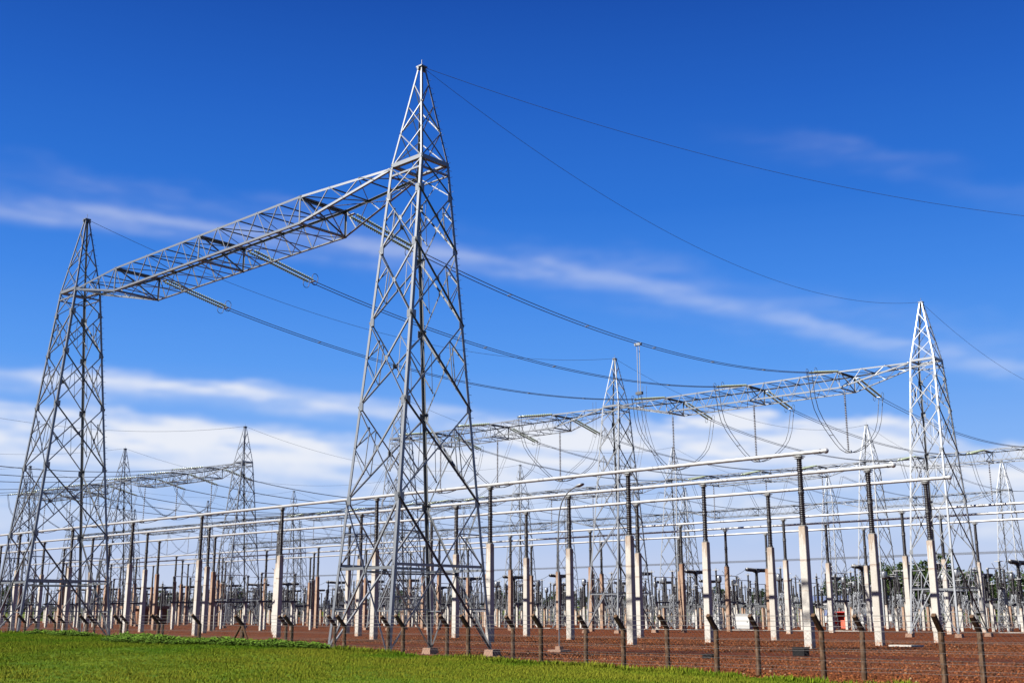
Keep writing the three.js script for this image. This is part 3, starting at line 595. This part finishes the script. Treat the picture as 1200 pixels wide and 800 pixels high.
const rows = [ // z, kind, first bay, last bay, where
  [-91, 'disconnector', 2, 6, 'just behind the large tubes beyond the gap'], [-96.5, 'surge_arrester', 2, 6, 'just behind the large tubes beyond the gap'],
  [-131.5, 'lattice_stand', -1, 6, 'close behind the thinner tubes'], [-134.5, 'surge_arrester', -1, 6, 'close behind the thinner tubes'], [-139.5, 'disconnector', -1, 6, 'close behind the thinner tubes'], [-136.8, 'post_insulator', -1, 6, 'close behind the thinner tubes'], [-157.2, 'post_insulator', -1, 6, 'in front of the third gantry row'], [-143.5, 'apparatus_frame', -1, 6, 'in front of the third gantry row'], [-151, 'lattice_stand', -1, 6, 'in front of the third gantry row'], [-147.5, 'circuit_breaker', -1, 6, 'in front of the third gantry row'], [-154, 'current_transformer', -1, 6, 'in front of the third gantry row'], [-160.5, 'disconnector', 0, 6, 'at the foot of the third gantry row'], [-165, 'lattice_stand', 0, 6, 'at the foot of the third gantry row'],
  [-168.2, 'post_insulator', 0, 6, 'at the foot of the third gantry row'], [-180, 'post_insulator', 0, 7, 'close behind the third gantry row'], [-203, 'post_insulator', 1, 7, 'well behind the third gantry row'], [-172.5, 'apparatus_frame', 0, 6, 'close behind the third gantry row'], [-174.5, 'current_transformer', 0, 6, 'close behind the third gantry row'], [-177, 'surge_arrester', 0, 6, 'close behind the third gantry row'], [-183, 'disconnector', 0, 7, 'close behind the third gantry row'], [-187.5, 'lattice_stand', 0, 7, 'close behind the third gantry row'], [-192, 'circuit_breaker', 0, 7, 'well behind the third gantry row'], [-199, 'current_transformer', 0, 7, 'well behind the third gantry row'], [-206, 'disconnector', 1, 7, 'halfway to the rearmost gantry row'], [-211, 'lattice_stand', 1, 7, 'halfway to the rearmost gantry row'], [-216, 'apparatus_frame', 1, 7, 'in front of the rearmost gantry row'], [-220.5, 'surge_arrester', 1, 7, 'in front of the rearmost gantry row'],
  [-243, 'apparatus_frame', 1, 7, 'beyond the rearmost gantry row'], [-251, 'current_transformer', 2, 7, 'beyond the rearmost gantry row'],
];
const twice = { lattice_stand: 1, post_insulator: 1 };
for (const [z, kind, i0, i1, where] of rows) for (let i = i0; i <= i1; i++) for (let k = 0; k < (twice[kind] ? 6 : 3); k++) {
  const x = phaseX(i, k % 3) + (rnd() - 0.5) * 0.3 + (twice[kind] ? (k < 3 ? 3.4 : -3.4) : 0);
  copyOf(gear[kind], kind, [x, 0, z], gearText[kind][0] + ' ' + where, gearText[kind][1], kind.replace('_', ' ') + 's ' + where);
  if (kind === 'circuit_breaker') tag(part(numbered('link_cable'), merge([tube([V(x, 8.3, z + 2.6), V(x, 7.7, z + 4), V(x, 7.3, z + 5.4)], 0.03, 4), tube([V(x, 8.3, z - 2.6), V(x, 7.7, z - 4), V(x, 7.8, z - 6.3)], 0.03, 4)]), M.cable, scene), 'short cables linking a circuit breaker to its neighbours ' + where, 'cable', 'breaker links ' + where);
}
// strung low busbars across the rear
for (const [z, y] of [[-209, 13]]) for (const s of [0, 1, 2]) tag(part(numbered('strung_bus'), tube(sag(V(-300, y, z - s * 3), V(20, y, z - s * 3), 0.4, 12), 0.045, 4, 24), M.cable, scene), 'thin strung busbar crossing low behind the third gantry row', 'busbar', 'rear strung busbars');

// ---------------------------------------------------------------- yard furniture
{ // lamp post with curved arm
  const g = thing('lamp_post', 'slim grey lamp post with curved arm standing beside the dirt track', 'lamp post', [-41.6, 0, -49.6]);
  part('pole', tube([V(0, 0, 0), V(0, 3, 0), V(0, 6, 0), V(0.05, 7.2, 0), V(0.35, 8.2, 0), V(0.95, 8.75, 0), V(1.35, 8.9, 0)], 0.036, 8, 40), M.steel, g);
  part('lamp_head', (() => { const q = new THREE.SphereGeometry(0.2, 12, 8); q.scale(1.6, 0.45, 0.8); q.rotateZ(0.2); q.translate(1.6, 8.95, 0); return clean(q); })(), M.flange, g);
  part('base', merge([box(-0.45, 0.45, -0.1, 0.12, -0.45, 0.45), box(-0.16, 0.16, 0.1, 0.3, -0.16, 0.16)]), M.footing, g);
}
function pit(pos, w, h, d, label) {
  const g = thing('pit_box', label, 'box', pos, null);
  part('walls', merge([box(-w / 2, w / 2, -0.1, h, -d / 2, -d / 2 + 0.05), box(-w / 2, -w / 2 + 0.05, -0.1, h, -d / 2 + 0.05, d / 2), box(w / 2 - 0.05, w / 2, -0.1, h, -d / 2 + 0.05, d / 2), box(-w / 2 + 0.05, w / 2 - 0.05, -0.1, h, d / 2 - 0.05, d / 2)]), M.black, g);
  part('lid', box(-w / 2 - 0.04, w / 2 + 0.04, h, h + 0.05, -d / 2 - 0.04, d / 2 + 0.04), M.black, g);
}
pit([-28.1, 0, -51.6], 0.62, 0.4, 0.5, 'black box on the soil next to the front column of the front tube\'s open end');
pit([-30.2, 0, -46.8], 0.5, 0.16, 0.4, 'low flat black box on the soil before the dirt track');
tag(part(numbered('concrete_slab'), new THREE.BoxGeometry(2.0, 0.1, 0.7).translate(-31.6, 0.06, -71.5), M.concrete, scene), 'flat pale concrete slab lying on the soil below the open tube ends', 'slab');
{ // cover slabs of a cable trench behind the tubes
  const g = thing('cable_trench', 'pale concrete cable trench covers running across the soil behind the thinner tubes', 'cable trench', [0, 0, -130.2]), slab = new THREE.BoxGeometry(1.18, 0.1, 0.7), r = rng(81);
  for (let x = -170; x < -10; x += 1.2) { if (r() < 0.12 || fbm(x * 0.12, 2, 3, 0, 0, 83) > 0.52) continue; const m = part('cover_slab', slab, M.concrete, g); m.position.set(x, 0.03 + (r() - 0.5) * 0.04, (r() - 0.5) * 0.06); m.rotation.y = (r() - 0.5) * 0.03; }
}
{ // red shelter for fire gear
  const g = thing('fire_shelter', 'small red open fronted fire equipment shelter among the far columns', 'shelter', [-76.6, 0, -153.2]);
  part('roof', box(-1.15, 1.15, 2.2, 2.32, -0.8, 0.95), M.red, g);
  for (const s of [-1, 1]) part('side_wall', box(s < 0 ? -1.0 : 0.92, s < 0 ? -0.92 : 1.0, 0, 2.2, -0.7, 0.7), M.red, g);
  part('rear_wall', box(-0.92, 0.92, 0, 2.2, -0.7, -0.62), M.red, g);
  part('hose_cabinet', box(-0.1, 0.8, 0.05, 1.15, -0.55, 0.55), M.orange, g);
  part('cylinder', (() => { const q = new THREE.CylinderGeometry(0.16, 0.16, 1.5, 12); q.translate(0.55, 0.8, 0.35); return clean(q); })(), M.orange, g);
}
const cab = [[838, 'white metal control cabinet standing between brown rear columns'], [862, 'wide white metal control cabinet with a dark side beside a disconnector']];
[[-84.5, -133], [-81, -134]].forEach(([x, z], k) => {
  const g = thing('control_cabinet', cab[k][1], 'cabinet', [x, 0, z]);
  const w = k ? 1.1 : 0.7; part('body', box(-w, w, 0.12, 1.95, -0.4, 0.4), M.white, g); part('roof', box(-w - 0.06, w + 0.06, 1.95, 2.02, -0.48, 0.48), M.white, g); part('plinth', box(-w, w, 0, 0.12, -0.38, 0.38), M.footing, g); part('door_handle', box(w * 0.7, w * 0.76, 0.9, 1.1, 0.4, 0.44), M.darkSteel, g);
});
{ // shed with blue roof far behind
  const g = thing('far_shed', 'low far shed with a dark blue roof behind the switchgear', 'building', [-128, 0, -262]);
  part('wall', box(-8, 8, 0, 5, -4, 4), M.white, g); part('roof', box(-8.5, 8.5, 5, 6.2, -4.5, 4.5), M.blueRoof, g); part('door', box(-1.2, 1.2, 0, 2.6, 4.0, 4.05), M.darkSteel, g);
  for (const x of [-5, 5]) part('window', box(x - 1, x + 1, 1.6, 3, 4.0, 4.05), M.blueRoof, g);
}
{ // small brick hut on the left
  const g = thing('brick_hut', 'small brown hut with flat pale roof slab far behind the tubes', 'building', [-232, 0, -136]);
  part('wall', box(-4, 4, 0, 3.2, -3, 3), M.tan, g); part('roof', box(-4.6, 4.6, 3.2, 3.8, -3.6, 3.6), M.footing, g); part('door', box(-0.6, 0.6, 0, 2.2, 3, 3.06), M.darkSteel, g);
}

// ---------------------------------------------------------------- the double fence
function fence(name, label, x0, z0, sp, n0, n1, top) {
  const g = thing(name, label, 'fence', [0, 0, 0], 'perimeter fences');
  const r = rng(name.length * 13), postGeo = [];
  const shaft = (() => { const q = new THREE.CylinderGeometry(0.075, 0.09, 2.4, 8, 6); const p = q.attributes.position, rr = rng(4); for (let i = 0; i < p.count; i++) { const k = 1 + (hash2(Math.round(p.getX(i) * 200), Math.round(p.getY(i) * 40), Math.round(p.getZ(i) * 200)) - 0.5) * 0.1; p.setX(i, p.getX(i) * k); p.setZ(i, p.getZ(i) * k); } q.translate(0, -1.2, 0); q.computeVertexNormals(); return q; })();
  const arm = (() => { const q = new THREE.BoxGeometry(0.11, 0.62, 0.11); q.translate(0, 0.27, 0); q.rotateX(0.78); q.translate(0, -0.02, 0); return q; })();
  const bend = top - 0.44;
  for (let n = n0; n <= n1; n++) {
    const x = x0 + n * sp + (r() - 0.5) * 0.08, z = z0;
    const p = part('post', shaft, M.post, g); p.position.set(x, bend + (r() - 0.5) * 0.05, z); p.rotation.set((r() - 0.5) * 0.03, r() * 6, (r() - 0.5) * 0.03);
    const a = part('arm', arm, M.post, g); a.position.copy(p.position); a.rotation.y = (r() - 0.5) * 0.15;
  }
  const xa = x0 + n0 * sp, xb = x0 + n1 * sp;
  for (let k = 0; k < 3; k++) { const t = 0.2 + k * 0.35; part('barbed_wire', rod(V(xa, bend + 0.4 * t * 1.05, z0 + 0.42 * t), V(xb, bend + 0.4 * t * 1.05, z0 + 0.42 * t), 0.004, 4), M.wire, g); }
  for (let k = 0; k < 5; k++) { const y = bend - 0.04 - k * 0.26; part('line_wire', rod(V(xa, y, z0 + 0.085), V(xb, y, z0 + 0.085), 0.0035, 4), M.wire, g); }
  const mesh = []; const ph = 1.15; // chain link
  for (let x = xa; x < xb; x += 0.14) for (const s of [-1, 1]) { const a = V(x, bend - 0.04, z0 + 0.09 + s * 0.002), b = V(x + s * ph, bend - 0.04 - ph, z0 + 0.09 + s * 0.002); const d = b.clone().sub(a), u = V(0, 0, 1).multiplyScalar(0.0015), v = d.clone().normalize().cross(V(0, 0, 1)).multiplyScalar(0.0015); const q = [a.clone().add(u), a.clone().sub(u).add(v), a.clone().sub(u).sub(v)], w = q.map((p) => p.clone().add(d)); for (let i = 0; i < 3; i++) { const j = (i + 1) % 3; mesh.push(q[i], w[i], w[j], q[i], w[j], q[j]); } }
  const mg = new THREE.BufferGeometry().setFromPoints(mesh); mg.computeVertexNormals(); part('chain_link', mg, M.wire, g, true);
  return g;
}
fence('outer_fence', 'outer line of weathered concrete fence posts with tilted arms along the grass edge', -36.02, -29.85, 3.4, -13, 12, 2.02);
fence('inner_fence', 'inner line of weathered concrete fence posts with tilted arms, on the soil side', -39.5, -32.2, 3.42, -14, 12, 2.0);
{ // brace struts beside one post
  const x = -36.02 - 2 * 3.4, g = thing('brace_post', 'pair of slanted struts propping a fence post at the grass bank', 'fence brace', [x, groundH(x, -29.6), -29.8], null);
  for (const s of [-1, 1]) part('strut', rod(V(s * 0.75, -0.15, 0.08), V(s * 0.08, 0.75, 0.03), 0.05, 6), M.post, g);
}

// ---------------------------------------------------------------- grass, weeds, clods
{
  const blades = [], r = rng(5);
  for (let k = 0; k < 9; k++) { const a = r() * 6.28, d = r() * 0.06, h = 0.022 + r() * 0.035, w = 0.0035 + r() * 0.003, bx = Math.cos(a) * d, bz = Math.sin(a) * d, lx = Math.cos(a) * h * 0.5, lz = Math.sin(a) * h * 0.5, px = -Math.sin(a) * w, pz = Math.cos(a) * w; blades.push(bx - px, 0, bz - pz, bx + px, 0, bz + pz, bx + lx, h, bz + lz); }
  const g = new THREE.BufferGeometry(); g.setAttribute('position', new THREE.Float32BufferAttribute(blades, 3)); g.computeVertexNormals();
  const N = 170000, im = new THREE.InstancedMesh(g, matte({ color: 0xffffff, side: THREE.DoubleSide }), N), m4 = new THREE.Matrix4(), q = new THREE.Quaternion(), e = new THREE.Euler(), c = new THREE.Color();
  for (let i = 0; i < N; i++) {
    let x, z; do { const t = Math.pow(r(), 1.5); z = lerp(-29.9, -8, t); x = lerp(-80, -4, r()) + (r() - 0.5) * 6; } while (z < lawnEdge(x, -29.6, 0) - 0.5 * r() * r() || x > 10);
    const dens = fbm(x * 0.35, z * 0.35, 3, 0, 0, 61); e.set(0, r() * 6.28, 0); q.setFromEuler(e); const rim = z - lawnEdge(x, -29.6, 0) < 0.9 && fbm(x * 0.9, z * 2, 3, 0, 0, 67) > 0.5 ? 1.2 + r() * 1.4 : 1, s = (0.7 + r() * 0.9 + dens * 0.4) * rim; m4.compose(V(x, groundH(x, z), z), q, V(s, s * (0.7 + dens * 0.6), s)); im.setMatrixAt(i, m4);
    const yel = clamp(dens * 1.3 - 0.3 + (fbm(x * 0.12, z * 0.12, 3, 0, 0, 63) - 0.45) * 1.3 + (r() - 0.5) * 0.6); c.setRGB(lerp(0.045, 0.125, yel), lerp(0.098, 0.132, yel), lerp(0.004, 0.012, yel)); im.setColorAt(i, c);
  }
  im.name = 'grass'; im.userData = { kind: 'stuff', label: 'short yellowish green grass on the bank in front of the fence', category: 'grass' }; im.receiveShadow = true; im.castShadow = true; scene.add(im);
}
{
  const r = rng(9), leaf = []; // a low broad-leaved plant
  for (let k = 0; k < 16; k++) { const a = r() * 6.28, t = 0.3 + r() * 0.9, l = 0.1 + r() * 0.09, w = 0.035 + r() * 0.03, h0 = 0.03 + r() * 0.18, rad = r() * 0.12; const cx = Math.cos(a) * rad, cz = Math.sin(a) * rad, dx = Math.cos(a), dz = Math.sin(a); const A = V(cx, h0, cz), B = V(cx + dx * l * 0.5 - dz * w, h0 + l * 0.35 * t, cz + dz * l * 0.5 + dx * w), C = V(cx + dx * l * 0.5 + dz * w, h0 + l * 0.35 * t, cz + dz * l * 0.5 - dx * w), D = V(cx + dx * l, h0 + l * 0.2 * t, cz + dz * l); for (const p of [A, C, B, B, C, D]) leaf.push(p.x, p.y, p.z); }
  const g = new THREE.BufferGeometry(); g.setAttribute('position', new THREE.Float32BufferAttribute(leaf, 3)); g.computeVertexNormals();
  const spots = [[-36.6, -28.6, 1.0, 0.6, 150], [-38.4, -28.2, 1.6, 0.9, 300], [-40.8, -27.6, 2.0, 1.0, 400], [-43.4, -26.4, 2.0, 1.1, 420], [-45.5, -26.0, 1.6, 0.8, 240], [-48, -28.4, 2, 0.6, 200], [-55.5, -28.6, 2.2, 0.7, 220], [-59.5, -29, 1.8, 0.5, 120], [-50.5, -28.9, 1.6, 0.5, 90]];
  const N = spots.reduce((s, p) => s + p[4], 0), im = new THREE.InstancedMesh(g, matte({ color: 0xffffff, side: THREE.DoubleSide, specularIntensity: 0.2 }), N), m4 = new THREE.Matrix4(), q = new THREE.Quaternion(), c = new THREE.Color(); let i = 0;
  for (const [cx, cz, rx, rz, n] of spots) for (let k = 0; k < n; k++) { const a = r() * 6.28, d = Math.sqrt(r()), x = cx + Math.cos(a) * d * rx, z = cz + Math.sin(a) * d * rz; q.setFromEuler(new THREE.Euler(0, r() * 6.28, 0)); const s = (0.5 + r() * 0.75) * (1.15 - d * 0.5); m4.compose(V(x, groundH(x, z), z), q, V(s, s, s)); im.setMatrixAt(i, m4); const b = 0.7 + r() * 0.6; c.setRGB(0.05 * b, 0.092 * b, 0.008 * b); im.setColorAt(i++, c); }
  im.name = 'weeds'; im.userData = { kind: 'stuff', label: 'patches of broad leaved green weeds along the top of the grass bank', category: 'weeds' }; im.castShadow = im.receiveShadow = true; scene.add(im);
}
{
  const g = new THREE.IcosahedronGeometry(1, 0); const p = g.attributes.position; for (let i = 0; i < p.count; i++) { const k = 0.75 + 0.5 * hash2(Math.round(p.getX(i) * 50), Math.round(p.getY(i) * 50), Math.round(p.getZ(i) * 50)); p.setXYZ(i, p.getX(i) * k, p.getY(i) * k * 0.75, p.getZ(i) * k); } g.computeVertexNormals();
  const r = rng(33), N = 110000, im = new THREE.InstancedMesh(g, matte({ color: 0xffffff }), N), m4 = new THREE.Matrix4(), q = new THREE.Quaternion(), c = new THREE.Color();
  for (let i = 0; i < N; i++) { let x, z; do { z = lerp(-28, -85, Math.pow(r(), 1.5)); x = lerp(-80, 4, r()); } while ((z < -50.6 && z > -54.6 && r() > 0.15) || z > lawnEdge(x, -29.6, 0) + 0.2); const s = 0.014 + 0.045 * Math.pow(r(), 2.5); q.setFromEuler(new THREE.Euler(r() * 6, r() * 6, r() * 6)); m4.compose(V(x, groundH(x, z) + s * 0.2, z), q, V(s, s, s)); im.setMatrixAt(i, m4); const t = r(); if (t > 0.98) c.setRGB(0.16, 0.10, 0.06); else c.setRGB(lerp(0.016, 0.14, t), lerp(0.006, 0.048, t), lerp(0.002, 0.018, t)); im.setColorAt(i, c); }
  im.name = 'soil_clods'; im.userData = { kind: 'stuff', label: 'reddish clods and pebbles strewn over the yard soil', category: 'soil' }; im.castShadow = im.receiveShadow = true; scene.add(im);
}

// ---------------------------------------------------------------- trees on the skyline
function makeTree(seed, H, R, n, leafSize) {
  const r = rng(seed), g = new THREE.Group(), tr = [];
  const limb = (a, b, ra, rb) => { const q = new THREE.CylinderGeometry(rb, ra, a.distanceTo(b), 6).toNonIndexed(); q.deleteAttribute('uv'); q.applyQuaternion(new THREE.Quaternion().setFromUnitVectors(V(0, 1, 0), b.clone().sub(a).normalize())); q.translate((a.x + b.x) / 2, (a.y + b.y) / 2, (a.z + b.z) / 2); tr.push(q); };
  limb(V(0, -0.3, 0), V(0, H * 0.45, 0), 0.28, 0.2);
  const clumps = []; for (let k = 0; k < 26; k++) { const a = r() * 6.28, e = r(), rad = R * (0.25 + 0.75 * Math.sqrt(r())) * (0.6 + 0.4 * Math.sin(e * 3.0)); clumps.push([V(Math.cos(a) * rad, H * (0.25 + 0.68 * e), Math.sin(a) * rad), R * (0.22 + r() * 0.2)]); }
  for (let k = 0; k < 7; k++) limb(V(0, H * (0.25 + 0.03 * k), 0), clumps[k * 3][0], 0.12, 0.05);
  part('trunk', merge(tr), M.bark, g);
  const P = [], C = [];
  for (let i = 0; i < n; i++) {
    const [cc, cr] = clumps[Math.floor(r() * clumps.length)], d = V(r() - 0.5, r() - 0.5, r() - 0.5).normalize(), rad = cr * Math.cbrt(0.15 + 0.85 * r()), c = cc.clone().addScaledVector(d, rad);
    const u = V(r() - 0.5, r() - 0.5, r() - 0.5).normalize(), w = V(r() - 0.5, r() - 0.5, r() - 0.5).cross(u).normalize(), s = leafSize * (0.6 + 0.8 * r());
    const a = c.clone().addScaledVector(u, s), b = c.clone().addScaledVector(w, s * 0.55), e = c.clone().addScaledVector(u, -s), f = c.clone().addScaledVector(w, -s * 0.55);
    for (const p of [a, b, e, a, e, f]) P.push(p.x, p.y, p.z);
    const b0 = 0.75 + r() * 0.5; for (let k = 0; k < 6; k++) C.push(0.022 * b0, 0.036 * b0, 0.010 * b0);
  }
  const q = new THREE.BufferGeometry(); q.setAttribute('position', new THREE.Float32BufferAttribute(P, 3)); q.setAttribute('color', new THREE.Float32BufferAttribute(C, 3)); q.computeVertexNormals();
  part('crown', q, matte({ vertexColors: true, side: THREE.DoubleSide, specularIntensity: 0.2 }), g); return g;
}
const trees = [makeTree(101, 15, 7, 5200, 0.36), makeTree(102, 12, 7.5, 4800, 0.36), makeTree(103, 10, 6, 4200, 0.34)];
const rt = V(Math.cos(YAW), 0, -Math.sin(YAW)), fw = V(-Math.sin(YAW), 0, -Math.cos(YAW));
const tr0 = rng(55);
const atAz = (azDeg, dist) => { const a = azDeg * Math.PI / 180, p = rt.clone().multiplyScalar(Math.sin(a) * dist).addScaledVector(fw, Math.cos(a) * dist); return [p.x, groundH(p.x, p.z) - 0.25, p.z]; };
const plant = (k, az, dist, s, label, group) => { const c = copyOf(trees[k], 'tree', atAz(az, dist), label, 'tree', group, tr0() * 6.28); c.scale.setScalar(s); };
// the clump right of the second gantry's end tower
for (const [k, az, d, s] of [[0, 17.2, 330, 1.0], [1, 18.5, 322, 1.15], [0, 19.6, 318, 1.12], [1, 20.8, 326, 1.1], [2, 16.0, 335, 1.1], [2, 21.6, 330, 1.0]]) plant(k, az, d, s, 'dark broad tree in the clump behind the second gantry end tower', 'tree clump behind end tower');
for (const [k, az, d, s] of [[1, 23.6, 320, 1.05], [0, 24.8, 316, 1.0], [2, 26, 322, 1.2], [1, 27.5, 330, 1.1], [0, 29, 330, 1]]) plant(k, az, d, s, 'dark tree standing apart from the clump, at the edge of the green field', 'trees at field edge');
for (let a = -31; a < 15.5; a += 1.05) plant(Math.floor(tr0() * 3), a + (tr0() - 0.5) * 0.8, 380 + tr0() * 80, 0.35 + tr0() * 0.4, 'low distant tree on the skyline behind the switchgear', 'skyline trees');

renderer.render(scene, camera);
